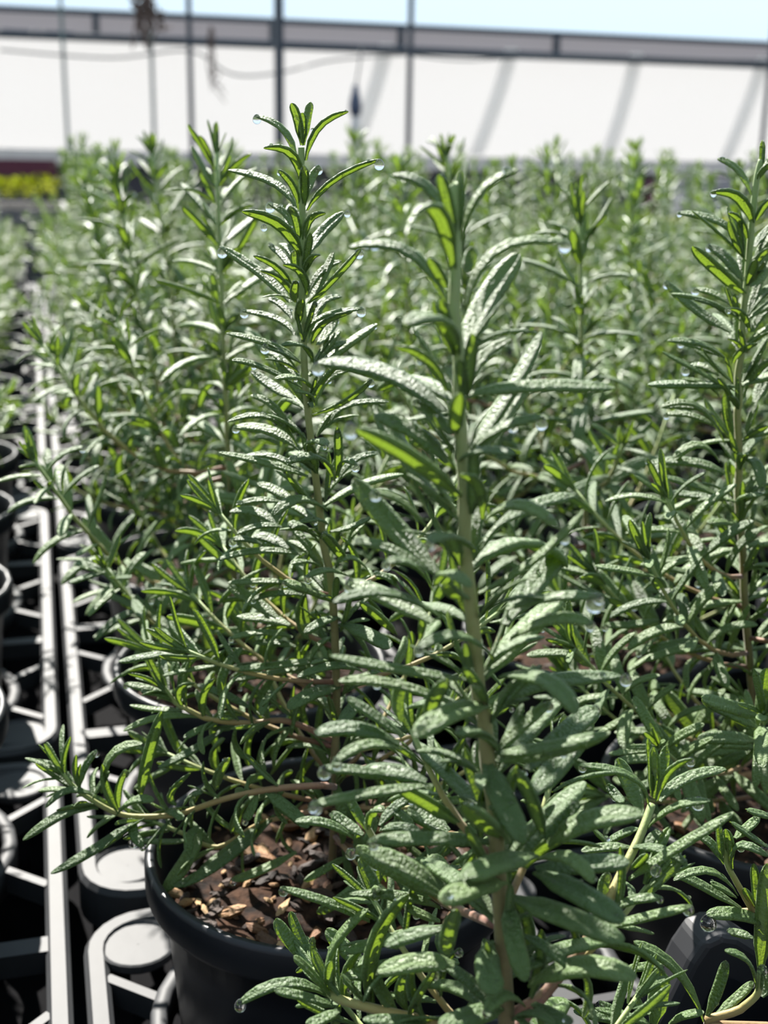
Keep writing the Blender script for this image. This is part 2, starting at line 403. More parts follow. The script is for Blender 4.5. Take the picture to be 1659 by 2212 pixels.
# ------------------------------------------------------------------ pots
POTP = [(.0405, -.0980), (.0465, -.0240), (.0482, -.0115), (.0520, -.0105), (.0526, -.0090), (.0526, -.0014), (.0520, 0), (.0502, 0), (.0497, -.0012), (.0475, -.0120), (.0400, -.0965), (.0002, -.0965), (.0002, -.0980)]
POT = mesh('pot', *lathe(POTP, 56, True), M['pot'])
POT_LO = mesh('pot', *lathe(POTP, 24, True), M['pot'])
def soil_mesh(seed):
    r = random.Random(seed); V = [(0, 0, -.0115)]; F = []; rings, n = 9, 36
    for i in range(1, rings + 1):
        for k in range(n):
            w = 6.2832 * k / n; rr = .0475 * i / rings; V.append((rr * math.cos(w), rr * math.sin(w), -.013 + (r.uniform(-.0016, .0016) if i < rings else -.002)))
    for k in range(n): F.append((0, 1 + k, 1 + (k + 1) % n))
    for i in range(rings - 1):
        for k in range(n):
            a = 1 + i * n + k; b = 1 + i * n + (k + 1) % n; F.append((a, a + n, b + n, b))
    return mesh('potting_mix', V, F, M['soil'])
SOIL = soil_mesh(3)
def chip_mesh(seed):
    r = random.Random(seed); V, F = sphere(7, 5, .5); V = [(x * r.uniform(.7, 1.2) * 1.9, y * r.uniform(.7, 1.2) * .75, z * r.uniform(.6, 1.3)) for x, y, z in V]
    return mesh('bark_chip', V, F, M['bark'], smooth=False)
CHIPS = [chip_mesh(i) for i in range(7)]
def add_pot(root, chips=0, seed=0, lo=False):
    obj('pot', POT_LO if lo else POT, root); s = obj('potting_mix', SOIL, root, Matrix.Rotation(seed * 1.3, 4, 'Z')); r = random.Random(seed + 99)
    for k in range(chips):
        rad = .045 * math.sqrt(r.random()); w = r.uniform(0, 6.28); sc = r.choice([.0009, .0012, .0014, .0017, .002, .0026]) * r.uniform(.85, 1.2)
        mt = T((rad * math.cos(w), rad * math.sin(w), -.0125 + sc * .35)) @ Matrix.Rotation(r.uniform(0, 6.28), 4, 'Z') @ Matrix.Rotation(r.uniform(-.5, .5), 4, 'X') @ Matrix.Rotation(r.uniform(-.5, .5), 4, 'Y') @ Matrix.Scale(sc, 4)
        obj('bark_chip', r.choice(CHIPS), s, mt)
    return s
# ------------------------------------------------------------------ the greenhouse (setting)
WD = 8.0                                           # the back wall stands this far down the rows
def gv(a, b, z): return grid(a, b, z)
def slab(a0, a1, b0, b1, z0, z1):                  # box aligned with the rows
    V, F = box((a0, b0, z0), (a1, b1, z1)); return [gv(x, y, z) for x, y, z in V], [q[::-1] for q in F]
def struct(name, VF, mat, smooth=False, **kw): return obj(name, mesh(name, VF[0], VF[1], M[mat], smooth), kind='structure', **kw)
def zrow(y, x=830, d=WD): return at_d(x, y, d)[2]
FLOORZ = -.95
V, F = slab(-4, WD + 6, -9, 9, FLOORZ - .05, FLOORZ); struct('floor', (V, F), 'floor', label='dull grey greenhouse floor under the benches', category='floor')
z_top = zrow(52); z_gut = zrow(98); z_pipe = zrow(110); z_plank1 = zrow(336); z_plank0 = zrow(366)
BL, BR = -6.0, 6.5
wf = struct('wall_back', slab(WD, WD + .004, BL, BR, z_plank0, z_gut), 'film', label='white translucent film wall at the end of the greenhouse', category='wall')
struct('wall_lower', slab(WD, WD + .05, BL, BR, FLOORZ, z_plank0), 'lower', label='dark boards below the film wall', category='wall')
struct('trim_1', slab(WD - .05, WD - .01, BL, BR, z_top - .035, z_top), 'steel', label='thin dark rail along the top of the film wall', category='rail')
struct('trim_2', slab(WD - .003, WD - .001, BL, BR, z_gut, z_top - .036), 'gutter', label='grey gutter board under the top rail', category='gutter')
struct('trim_3', tube([gv(WD - .10, b, z_pipe) for b in (BL, 0, BR)], [.026] * 3, 12), 'steel', True, label='dark horizontal pipe in front of the gutter board', category='pipe')
struct('trim_4', slab(WD - .06, WD - .005, BL, BR, z_plank0, z_plank1), 'plank', label='pale weathered plank at the foot of the film wall', category='plank')
for b in (-3.2, -2.05, -.95, .35, 1.45, 2.3, 3.4):
    obj('bracket', mesh('bracket', *slab(WD - .07, WD - .03, b - .02, b + .02, z_pipe, z_top - .03), M['steel'], False), bpy.data.objects['trim_3'])
# curved hoop ribs behind the film on the right-hand bays
for (x0, y0, x1, y1) in ((1105, 105, 1028, 335), (1375, 115, 1308, 345), (1650, 125, 1565, 350), (835, 95, 765, 320)):
    a = at_d(x0, y0, WD - .02); b = at_d(x1, y1, WD - .02); m = (a + b) / 2 + (a - b) * .02 + np.array([.04, .01, .03])
    P = [(1 - t) ** 2 * b + 2 * t * (1 - t) * m + t * t * a for t in np.linspace(0, 1, 9)]
    gvv = np.array([GV[0], GV[1], 0]); guu = np.array([GU[0], GU[1], 0]); V = []; F = []
    for p_ in P:
        for w_ in np.linspace(-1, 1, 7): V.append(p_ + gvv * .052 * w_ - guu * .03 * math.sqrt(max(0, 1 - w_ * w_)))
    for i in range(8):
        for j in range(6): F.append((i * 7 + j, i * 7 + j + 1, i * 7 + 8 + j, i * 7 + 7 + j))
    obj('hoop_rib', mesh('hoop_rib', V, F, M['rib']), wf)
# arched film roof over the whole house
prof = [(WD + .02, z_top)] + [(WD - 6.5 + 6.5 * math.cos(w), z_top + 2.3 * math.sin(w)) for w in np.linspace(.12, math.pi - .15, 22)]
V = []; F = []
for a, z in prof: V += [gv(a, BL - 2, z), gv(a, BR + 2, z)]
for i in range(len(prof) - 1): F.append((2 * i, 2 * i + 1, 2 * i + 3, 2 * i + 2))
struct('ceiling', (V, F), 'roof', True, label='pale blue arched plastic film roof', category='roof')
# upright posts
def post(px, wpx, d, mat, label, y=200):
    p = at_d(px, y, d); a, b = gcoord(p); w = wpx * (d + .3) / FPX / 2
    V, F = box((-w, -w, 0), (w, w, 3.0 if d < WD - .2 else 2.12)); cap = box((-w * 1.8, -w * 1.8, 0), (w * 1.8, w * 1.8, .012))
    r = empty('greenhouse_post', (p[0], p[1], FLOORZ), label, 'post', 'upright posts of the greenhouse', GANG)
    obj('shaft', mesh('shaft', V, F, M[mat], False), r); obj('base_plate', mesh('base_plate', *cap, M[mat], False), r)
post(603, 17, 6.2, 'steel', 'thickest dark upright post, behind the sharp rosemary tip')
post(884, 10, 7.6, 'steel', 'thin dark post next to the hanging weight, on its right side')
post(412, 10, 7.6, 'steel', 'thin dark post with dry twigs hanging beside it')
post(141, 7, 7.75, 'thin', 'slim grey-green post, leftmost of the uprights on the film wall')
post(330, 7, 7.75, 'thin', 'slim grey-green post below the brown tangle at the roof')
post(1657, 8, 7.6, 'steel', 'thin dark post at the right edge of the picture')
# dry hanging vines, cable, hanging weight
def vine(name, x0, y0, x1, y1, n, spread, label, seed, thick=.007):
    r = random.Random(seed); a = at_d(x0, y0, 7.55); b = at_d(x1, y1, 7.55); root = empty(name, a, label, 'vine', 'dry vines on the rail')
    for k in range(n):
        P = [a + (b - a) * t + np.array([r.uniform(-1, 1), r.uniform(-.3, .3), r.uniform(-1, 1)]) * spread * (.15 + t) for t in np.linspace(0, 1, 6)]
        P = smooth_poly(P, 4) - a; obj('twig', mesh('twig', *tube(P, np.linspace(thick, thick * .45, len(P)), 5), M['twig']), root)
vine('dry_vine', 290, -70, 325, 60, 16, .11, 'brown tangle of dry stems hanging from the roof', 1, .014)
vine('dry_vine', 455, 60, 462, 205, 4, .06, 'wispy dry stems dangling from the pipe', 2)
def cable(px, label):
    P = smooth_poly([at_d(x, y, 7.7) for x, y in px], 6); o = P[0].copy()
    c = obj('cable', mesh('cable', *tube(P - o, [.006] * len(P), 6), M['cable']), None, T(o)); c['label'] = label; c['category'] = 'cable'
cable([(0, 108), (240, 125), (410, 110), (500, 160), (600, 158), (720, 130), (880, 118)], 'black cable looping under the pipe from post to post')
cable([(880, 118), (1000, 130), (1150, 126), (1659, 132)], 'dark cable running along the pipe above the hoop ribs')
hp = at_d(781, 100, 7.5); root = empty('hanging_weight', hp, 'dark blue weight hanging on a cord before the film wall', 'weight')
e = at_d(768, 190, 7.5) - hp; obj('cord', mesh('cord', *tube([np.zeros(3), e * .5 + np.array([.004, 0, 0]), e], [.006] * 3, 6), M['cable']), root)
obj('body', mesh('body', *lathe([(.001, .02), (.018, .015), (.022, -.02), (.036, -.07), (.040, -.12), (.030, -.165), (.001, -.17)], 16), M['blue']), root, T(e))
obj('tube_end', mesh('tube_end', *lathe([(.022, -.16), (.024, -.26), (.020, -.27), (.001, -.27)], 12), M['clear']), root, T(e))
# far benches and the things on them
def bench(a0, a1, b0, b1, z, label, mat='metal'):
    c = gv((a0 + a1) / 2, (b0 + b1) / 2, FLOORZ); r = empty('nursery_bench', c, label, 'bench', None, GANG); la, lb = (a1 - a0) / 2, (b1 - b0) / 2
    # local x runs along GV, local y along GU
    obj('bench_top', mesh('bench_top', *box((-lb, -la, z - FLOORZ - .02), (lb, la, z - FLOORZ)), M['bench'], False), r)
    for (x0, x1, y0, y1) in ((-lb, lb, -la - .015, -la), (-lb, lb, la, la + .015), (-lb - .015, -lb, -la, la), (lb, lb + .015, -la, la)):
        obj('edge_rail', mesh('edge_rail', *box((x0, y0, z - FLOORZ - .06), (x1, y1, z - FLOORZ)), M[mat], False), r)
    for sx_ in (-1, 1):
        for sy_ in (-1, 1): obj('leg', mesh('leg', *box((sx_ * (lb - .05) - .02, sy_ * (la - .05) - .02, 0), (sx_ * (lb - .05) + .02, sy_ * (la - .05) + .02, z - FLOORZ - .02)), M[mat], False), r)
    return r
BENCHZ = -.0985
bench(-.75, 2.62, -1.2, 1.6, BENCHZ, 'dark nursery bench carrying the trays of rosemary pots')
zb = at_d(60, 452, 4.6)[2]; bx = gcoord(at_d(128, 440, 4.6))[1]
bench(4.6, 5.4, -3.2, bx + .02, zb - .0, 'low grey bench behind carrying the yellow-green seedlings')
def seedlings(name, a0, a1, b0, b1, z, h, n, label, seed):
    r = random.Random(seed); VV = []; FF = []
    v0 = np.array([(0, 0, 0), (-.3, .45, .1), (0, 1, .0), (.3, .45, .1)]) 
    for k in range(n):
        p = gv(r.uniform(a0, a1), r.uniform(b0, b1), z + .022 + h * r.random() ** .6); s_ = r.uniform(.02, .04)
        m = np.array((Matrix.Rotation(r.uniform(0, 6.28), 3, 'Z') @ Matrix.Rotation(r.uniform(-.2, 1.2), 3, 'X'))); o = len(VV) * 4; VV.append((v0 * s_) @ m.T + p); FF.append((o, o + 1, o + 2, o + 3))
    o = obj(name, mesh(name, np.concatenate(VV), FF, M['seedling'], False), kind='stuff'); o['label'] = label; o['category'] = 'seedlings'
seedlings('seedling_foliage', 4.62, 5.2, -3.1, bx, zb, .075, 3500, 'bright yellow-green seedlings on the far bench', 5)
a, b = gcoord(at_d(1515, 520, 3.4)); zs = at_d(1515, 545, 3.4)[2]
bench(3.2, 3.9, b - .15, b + 1.2, zs - .01, 'bench behind on the right with a few yellow plants')
seedlings('seedling_foliage', 3.25, 3.8, b - .12, b + .25, zs, .07, 700, 'small patch of yellow-green plants behind the blurred rosemary', 6)
q = at_d(1500, 470, 5.0); pa, pb = gcoord(q)
r_ = empty('storage_box', (q[0], q[1], FLOORZ), 'grey box standing in front of the lower wall', 'box', None, GANG); hh = at_d(1500, 385, 5.0)[2] - FLOORZ
obj('body', mesh('body', *box((-.13, -.1, 0), (.16, .1, hh - .02)), M['block'], False), r_); obj('lid', mesh('lid', *box((-.135, -.105, hh - .02), (.165, .105, hh)), M['block'], False), r_)
q0 = at_d(-60, 360, 7.4); q1 = at_d(122, 362, 7.4); a, b0_ = gcoord(q0); a, b1_ = gcoord(q1)
o = obj('red_banner', mesh('red_banner', *slab(7.4, 7.43, b0_ - .5, b1_, q0[2] - .045, q0[2] + .045), M['red'], False)); o['label'] = 'dark red strip below the pale plank'; o['category'] = 'banner'
q = at_d(1412, 405, 7.4); a, b = gcoord(q)
r_ = empty('red_bucket', (q[0], q[1], FLOORZ), 'small dark red bucket beside the grey box', 'bucket'); k = q[2] - FLOORZ
obj('body', mesh('body', *lathe([(.001, k - .2), (.05, k - .2), (.06, k + .05), (.056, k + .05), (.046, k - .19)], 16), M['red']), r_)
obj('stool', mesh('stool', *lathe([(.001, 0), (.09, 0), (.06, k - .21), (.001, k - .2)], 12), M['lower']), r_)

# ------------------------------------------------------------------ carry trays
CELLU, CELLV, TZ = .130, .142, -.055
TL, TW = 3 * CELLU, 4 * CELLV
def rrect(hx, hy, rad, n=6):
    P = []
    for cx, cy, a0 in ((hx - rad, hy - rad, 0), (-hx + rad, hy - rad, 90), (-hx + rad, -hy + rad, 180), (hx - rad, -hy + rad, 270)):
        for k in range(n + 1):
            w = math.radians(a0 + 90 * k / n); P.append((cx + rad * math.cos(w), cy + rad * math.sin(w)))
    return P
def frame_mesh():
    prof = [(0, -.016), (0, -.002), (.0015, 0), (.0060, 0), (.0075, -.002), (.0075, -.016)]
    V = []; F = []; n = None
    for (ins, z) in prof:
        P = rrect(TW / 2 - .0015 - ins, TL / 2 - .0015 - ins, .020 - ins); n = len(P); V += [(x, y, z) for x, y in P]
    m = len(prof)
    for i in range(m):
        j = (i + 1) % m
        for k in range(n): F.append((i * n + k, i * n + (k + 1) % n, j * n + (k + 1) % n, j * n + k))
    return V, F
FRAME = frame_mesh()
RING = lathe([(.0475, -.010), (.0475, -.001), (.0482, 0), (.0520, 0), (.0526, -.001), (.0526, -.010)], 32, True)
DISC = lathe([(.0002, -.004), (.0112, -.004), (.0125, -.0028), (.0125, -.0004), (.0118, 0), (.0108, -.0009), (.0002, -.0009)], 24)
def bar(p, q, w=.0034, hgt=.008, z=-.001):
    p = np.array([*p, z]); q = np.array([*q, z]); d = nrm(q - p); s = np.array([-d[1], d[0], 0]) * w / 2; dn = np.array([0, 0, -hgt])
    V = [p - s, p + s, q + s, q - s, p - s + dn, p + s + dn, q + s + dn, q - s + dn]
    return V, [(0, 3, 2, 1), (4, 5, 6, 7), (0, 1, 5, 4), (1, 2, 6, 5), (2, 3, 7, 6), (3, 0, 4, 7)]
def tray_parts():
    rings, discs, bars = [], [], []
    hx, hy = TW / 2, TL / 2
    cx = [-hx + CELLV * (k + .5) for k in range(4)]; cy = [-hy + CELLU * (k + .5) for k in range(3)]
    for x in cx:
        for y in cy: rings.append((x, y))
    xs = [-hx + .0185] + [-hx + CELLV * k for k in (1, 2, 3)] + [hx - .0185]
    for i, x in enumerate(xs):
        ys = [-hy + .0205]
        for k in (1, 2): ys += [] if i in (0, 4) else [-hy + CELLU * k]
        ys.append(hy - .0205)
        for y in ys: discs.append((x, y))
    for x in cx:
        for y in cy:
            for ang in (0, 90, 180, 270):
                d = math.radians(ang)
                for off in (-.016, 0, .016):
                    if abs(off) < .001 and ang in (0, 180): continue
                    lim = CELLV / 2 if ang in (0, 180) else CELLU / 2
                    edge = (ang == 0 and x > hx - CELLV) or (ang == 180 and x < -hx + CELLV) or (ang == 90 and y > hy - CELLU) or (ang == 270 and y < -hy + CELLU)
                    r1 = lim - (.008 if edge else 0); r0 = math.sqrt(.050 ** 2 - off ** 2); o1 = off * (1.9 if edge else 1.0)
                    c, s = math.cos(d), math.sin(d)
                    bars.append(((x + c * r0 - s * off, y + s * r0 + c * off), (x + c * r1 - s * o1, y + s * r1 + c * o1)))
    for k in (1, 2, 3): bars.append(((-hx + CELLV * k, -hy + .008), (-hx + CELLV * k, hy - .008)))
    for k in (1, 2): bars.append(((-hx + .008, -hy + CELLU * k), (hx - .008, -hy + CELLU * k)))
    return rings, discs, bars
RINGS, DISCS, BARS = tray_parts()
FRAME_ME = mesh('frame', *FRAME, M['tray'], False); RING_ME = mesh('pot_ring', *RING, M['tray']); DISC_ME = mesh('disc', *DISC, M['tray'], False)
def shifted(VF, x, y): return [(a + x, b + y, c) for a, b, c in VF[0]], VF[1]
LAT = merge([shifted(RING, x, y) for x, y in RINGS] + [shifted(DISC, x, y) for x, y in DISCS] + [bar(p, q, .008 if i >= len(BARS) - 5 else .0034) for i, (p, q) in enumerate(BARS)])
LAT_ME = mesh('lattice', *LAT, M['tray'], False)
def tray(u0, v0, label, fine):
    c = gv(u0 + TL / 2, v0 + TW / 2, TZ); r = empty('carry_tray', c, label, 'tray', 'plastic carry trays under the pots', GANG)
    obj('frame', FRAME_ME, r)
    leg = mesh('leg', *box((-.004, -.004, BENCHZ - TZ), (.004, .004, -.012)), M['tray'], False)
    for x in (-1, 1):
        for y in (-1, 1): obj('leg', leg, r, T((x * (TW / 2 - .012), y * (TL / 2 - .012), 0)))
    if fine:
        for x, y in RINGS: obj('pot_ring', RING_ME, r, T((x, y, 0)))
        for x, y in DISCS: obj('disc', DISC_ME, r, T((x, y, 0)))
        for i, (p, q) in enumerate(BARS): obj('rib', mesh('rib', *bar(p, q, .008 if i >= len(BARS) - 5 else .0034), M['tray'], False), r)
    else: obj('lattice', LAT_ME, r, kind='stuff')
    return r
U_A = -2.5 * CELLU; PER = TL + .006; V_R = -.0715; V_L = V_R - .001 - TW
ORD_T = ['first', 'second', 'third', 'fourth', 'fifth', 'sixth']
trayA = tray(U_A, V_R, 'grey lattice tray holding the pot with visible bark chips, rounded corner below it', True)
tray(U_A + PER, V_R, 'second grey lattice tray, ending at the shaded disc left of the bark-chip pot', True)
UL = U_A + .117
tray(UL, V_L, 'grey lattice tray at the lower left corner of the picture', True)
tray(UL + PER, V_L, 'grey lattice tray along the left edge, beyond the corner one', True)
for k in (2, 3, 4, 5): tray(U_A + PER * k, V_R, ['third', 'fourth', 'fifth', 'sixth'][k - 2] + ' grey tray along the bright edge, counted from the bark-chip pot', False)
for k in (2, 3, 4, 5): tray(UL + PER * k, V_L, ['third', 'fourth', 'fifth', 'sixth'][k - 2] + ' grey tray of the left bench, counted from the corner', False)
for k in (0, 1, 2, 3, 4, 5): tray(U_A + PER * k, V_R + TW + .006, ORD_T[k] + ' grey tray from the front in the file under the right-hand plants', False)
# raised peaked divider of the near tray
def divider():
    out = [(.056, -.052), (.0755, -.004), (.0790, .0015), (.0835, .0030), (.0885, .0015), (.1560, -.050)]; inn = [(.071, -.050), (.0815, -.012), (.0850, -.009), (.0890, -.011), (.140, -.050)]
    th = .012; V = []; F = []
    def ring(pts, a): 
        i0 = len(V); V.extend([gv(a, b, z) for b, z in pts]); return list(range(i0, i0 + len(pts)))
    f0, b0 = ring(out, -.071), ring(out, -.071 + th); n = len(out)
    for k in range(n): F.append((f0[k], f0[(k + 1) % n], b0[(k + 1) % n], b0[k]))
    F.append(tuple(b0)); F.append(tuple(f0[::-1]))
    return V, F, inn
V, F, inn = divider()
c0 = np.array(trayA.location); Rz = np.array(Matrix.Rotation(-GANG, 3, 'Z'))
loc = lambda Q: [Rz @ (np.asarray(p) - c0) for p in Q]
me = mesh('peaked_divider', loc(V), F, M['wedge'], False); dv = obj('peaked_divider', me, trayA)
bv = dv.modifiers.new('bevel', 'BEVEL'); bv.width = .0022; bv.segments = 3; bv.limit_method = 'ANGLE'
i0 = [gv(-.0716, b, z) for b, z in inn]; i1 = [gv(-.0698, b, z) for b, z in inn]
obj('recess_panel', mesh('recess_panel', loc(i0 + i1), [(0, 1, 2, 3, 4), (9, 8, 7, 6, 5)] + [(k, 5 + k, 5 + (k + 1) % 5, (k + 1) % 5) for k in range(5)], M['pot'], False), dv)

# ------------------------------------------------------------------ the near plants, leaf by leaf
CROPS = dict(A=(450, 200, 3.687), B=(450, 750, 3.016), C=(450, 1250, 3.016), E=(680, 340, 2.514), F=(680, 950, 2.514), G=(800, 1550, 1.931),
             H=(1250, 1600, 3.614), I=(560, 1700, 2.765), D=(200, 1350, 3.318), J=(1300, 280, 3.568), K=(1250, 800, 3.159), P=(0, 0, 1.0))
def trace(pl, crop, rows, Yf, A=Z3, wmul=1.18):
    """each row: base x y, a point half way along, tip x y, width, tip depth offset in mm (minus = towards the viewer)"""
    ox, oy, s = CROPS[crop]
    for (bx, by, mx, my, tx, ty, w, dz) in rows:
        bx, mx, tx = (ox + q / s for q in (bx, mx, tx)); by, my, ty = (oy + q / s for q in (by, my, ty))
        Y0 = Yf(by); dz = dz / 1000
        b = aty(bx, by, Y0); m = aty(mx, my, Y0 + dz * .62); t = aty(tx, ty, Y0 + dz); c = 2 * m - .5 * (b + t)
        dep = (m - EYE) @ FW; hw = min(max(w / s * dep / FPX * wmul, .0023), .0047) / 2
        ts = TS[:, None]; P = (1 - ts) ** 2 * b + 2 * ts * (1 - ts) * c + ts ** 2 * t; Tn = 2 * (1 - ts) * (c - b) + 2 * ts * (t - c)
        Tn /= np.linalg.norm(Tn, axis=1)[:, None]; O = (t - b) - ((t - b) @ A) * A; O = nrm(O)
        Nn = np.array([A * (q @ O) - O * (q @ A) for q in Tn]); Nn -= (Nn * Tn).sum(1)[:, None] * Tn
        bad = np.linalg.norm(Nn, axis=1) < .05; Nn[bad] = Z3; Nn /= np.linalg.norm(Nn, axis=1)[:, None]
        vw = EYE - P; vw /= np.linalg.norm(vw, axis=1)[:, None]; sg = 1.0 if (Nn[2:7] * vw[2:7]).sum() > -.6 else -1.0
        Nn = Nn + sg * vw * .5; Nn -= (Nn * Tn).sum(1)[:, None] * Tn; Nn /= np.linalg.norm(Nn, axis=1)[:, None]
        V, F, UV = sweep(P, Tn, Nn, hw, TS, PROF); UV = UV * np.array([hw * 1000, 1000.])
        pl.custom.append((V, F, UV, t, m, Nn[4]))
        r = pl.r.random()
        if r < .26: rad = pl.r.uniform(.0007, .0012); pl.drops.append((P[7] - Z3 * (rad * .8), rad, True))
        elif r < .40: rad = pl.r.uniform(.0006, .0011); pl.drops.append((P[6] + Nn[6] * hw * .2, rad, False))
        elif r < .5: rad = pl.r.uniform(.0006, .0009); pl.drops.append((P[4] - Z3 * (rad * .7 + hw * .35), rad, True))
def drop_at(pl, px, py, Y, rad): pl.drops.append((aty(px, py, Y), rad, True))
def px_stem(pl, pts, Yf, base, r0, r1, kind='main_stem'):
    P = [np.asarray(base, float)] if base is not None else []
    P += [aty(x, y, Yf(y)) for x, y in pts]; P = smooth_poly(P, 5); pl.stem(P, r0, r1, kind); return P
def on_stem(P, z): P = np.asarray(P); return np.array([np.interp(z, P[:, 2], P[:, q]) for q in range(3)])
def back(O): return O[1] > .25
def side_or_back(O): return O[1] > -.25
def lerpY(y0, Y0, y1, Y1): return lambda y: Y0 + (Y1 - Y0) * min(1.2, max(-.2, (y - y0) / (y1 - y0)))
TALL = lambda t: .023 * (1 - .4 * max(0, t - .8) / .2)
OPEN = lambda t: 1.25 - .2 * t - .5 * max(0, t - .7) / .3

# --- the sharp plant in the pot with bark chips
pl = Plant(random.Random(21)); c = grid(0, 0); Y2 = lerpY(336, .302, 1800, c[1])
P2P = px_stem(pl, [(725, 1714), (722, 1650), (727, 1548), (726, 1449), (723, 1366), (718, 1280), (712, 1231), (700, 1181), (692, 1115), (684, 1048), (679, 1009), (670, 936), (665, 889), (660, 833), (656, 750), (659, 715), (652, 640), (655, 553), (652, 406), (651, 336), (651, 318)], Y2, c + np.array([0, 0, -.012]), .00125, .0008)
trace(pl, 'A', [
 (700,540,600,290,370,185,45,4),(735,700,655,475,440,440,80,-12),(745,420,712,210,660,85,46,-5),(750,400,750,270,748,160,26,-2),(757,420,785,200,815,75,42,2),(775,540,880,270,1115,150,55,-3),
 (695,910,520,710,160,615,78,8),(715,880,672,735,560,615,45,-3),(785,940,1000,690,1370,530,62,-4),(795,800,815,690,880,585,42,5),(765,900,768,720,762,585,42,-10),(715,1200,640,985,480,885,60,6),
 (740,1310,580,1050,270,945,112,-14),(760,1200,805,1010,935,960,46,-5),(800,1280,890,1120,1080,950,98,10),(725,1180,700,1010,650,910,42,-3),(655,1670,430,1440,90,1220,90,10),(670,1560,550,1390,360,1300,62,-6),
 (655,1400,590,1290,480,1210,46,8),(785,1610,740,1430,595,1370,56,-14),(790,1680,980,1500,1215,1240,62,-6),(800,1600,895,1420,1060,1340,62,5),(690,1660,685,1580,700,1500,52,-12),(705,1400,690,1330,685,1260,30,-2),
 (665,1800,590,1690,475,1635,46,6),(685,1930,560,1800,265,1735,62,7),(735,1990,880,1790,1245,1720,46,-5),(825,2000,920,1830,1150,1745,52,-8),(850,1760,930,1650,1065,1620,52,8),(735,2150,500,2000,145,1915,72,-3),
 (830,2150,760,2010,580,2010,52,-14),(720,1850,725,1730,750,1645,46,-10),(870,2010,950,1900,1020,1790,74,10),(890,2120,980,2020,1110,1990,52,5)], Y2)
trace(pl, 'B', [
 (600,100,490,30,360,-10,46,-4),(570,200,480,80,370,20,42,8),(610,260,340,120,155,85,56,-8),(690,290,590,195,435,205,56,-15),(560,330,430,255,280,150,72,10),(560,560,420,375,275,315,52,3),(680,440,890,350,1065,205,42,-8),
 (790,510,900,375,1175,355,42,2),(700,380,760,220,930,140,46,5),(690,380,650,300,570,290,36,-12),(580,640,400,450,125,485,52,-3),(600,670,400,535,165,520,78,6),(650,840,380,750,70,685,56,-4),(600,800,420,705,230,710,42,4),
 (610,670,700,600,770,640,72,-18),(820,870,720,710,505,750,72,-18),(840,850,848,680,840,520,46,-10),(850,860,950,730,1110,690,52,3),(840,830,885,735,965,770,42,-8),(540,1000,450,935,320,885,72,6),(480,1010,330,990,180,1025,38,-2),
 (770,1060,590,980,415,1100,78,-16),(440,1160,310,1065,140,1070,72,6),(480,1170,330,1160,185,1215,46,-3),(780,1160,710,1115,600,1140,46,-12),(700,1240,600,1150,545,1180,90,-10),(790,1200,930,1165,1070,1100,46,-5),
 (610,1350,330,1320,55,1385,52,-4),(520,1310,400,1240,295,1225,78,6),(350,1280,240,1245,155,1255,36,-2),(900,1400,820,1290,750,1210,72,-14),(930,1500,780,1445,640,1500,52,-16),(1040,1450,940,1365,835,1400,46,-6),
 (530,1530,330,1520,125,1535,42,-2),(830,1660,650,1570,490,1530,92,-12),(450,1760,300,1650,130,1550,82,6),(610,1610,430,1600,285,1645,38,-2),(1250,1580,1170,1495,1080,1480,52,0),(690,1400,610,1390,540,1410,42,-10)], Y2)
trace(pl, 'C', [
 (1220,360,1120,250,990,150,82,-8),(530,300,380,255,180,250,72,5),(850,250,740,275,625,355,62,-12),(860,290,1050,360,1190,450,110,-15),(570,440,430,412,300,415,52,0),(550,380,350,345,135,390,46,0),
 (790,520,480,555,150,590,56,-5),(780,540,480,600,160,660,42,0),(1000,600,820,560,580,640,62,-12),(860,700,660,750,520,850,92,-14),(1000,760,930,850,870,940,82,-15),(420,750,370,800,350,890,50,-12)], Y2)
for (x, y, dz, ra) in ((819, 357, -4, .0012), (480, 547, 10, .0013), (665, 1252, -16, .0011), (570, 493, -9, .0008), (750, 463, 10, .0008), (288, 1822, -15, .0013)): drop_at(pl, x, y, Y2(y) + dz / 1000, ra)
pl.dress(P2P, .0088, TALL, OPEN, lambda t: 3 if t < .7 else 2, azi=back, start=.10, phase=.4, end=.88, bud=False, tuftL=.0115)
# its two long branches to the left
Yb = lambda y: .305
q1 = px_stem(pl, [(622, 1558), (540, 1562), (456, 1555), (410, 1535), (381, 1519), (351, 1480)], Yb, aty(720, 1600, .31), .0009, .0006, 'branch')
q2 = px_stem(pl, [(694, 1697), (610, 1702), (544, 1712), (471, 1730), (393, 1757), (330, 1764), (263, 1760), (206, 1733), (160, 1700), (132, 1668)], lambda y: .292, aty(722, 1700, .305), .0010, .0006, 'branch')
q3 = px_stem(pl, [(640, 1760), (560, 1780), (470, 1830), (395, 1800), (330, 1775)], lambda y: .30, aty(722, 1740, .31), .0008, .0006, 'branch')
trace(pl, 'D', [
 (600,560,430,465,230,420,62,2),(570,540,470,490,345,480,42,-6),(585,470,562,350,605,245,32,0),(670,560,640,350,785,185,62,4),(640,580,620,455,735,415,48,-6),(800,660,790,510,875,385,56,-5),(930,580,930,350,1075,165,72,3),
 (1220,620,1210,500,1300,380,52,3),(760,660,480,655,220,760,52,-6),(940,740,720,890,470,1020,62,-5),(900,700,770,745,650,810,48,-8),(1120,590,940,490,750,430,62,8)], Yb)
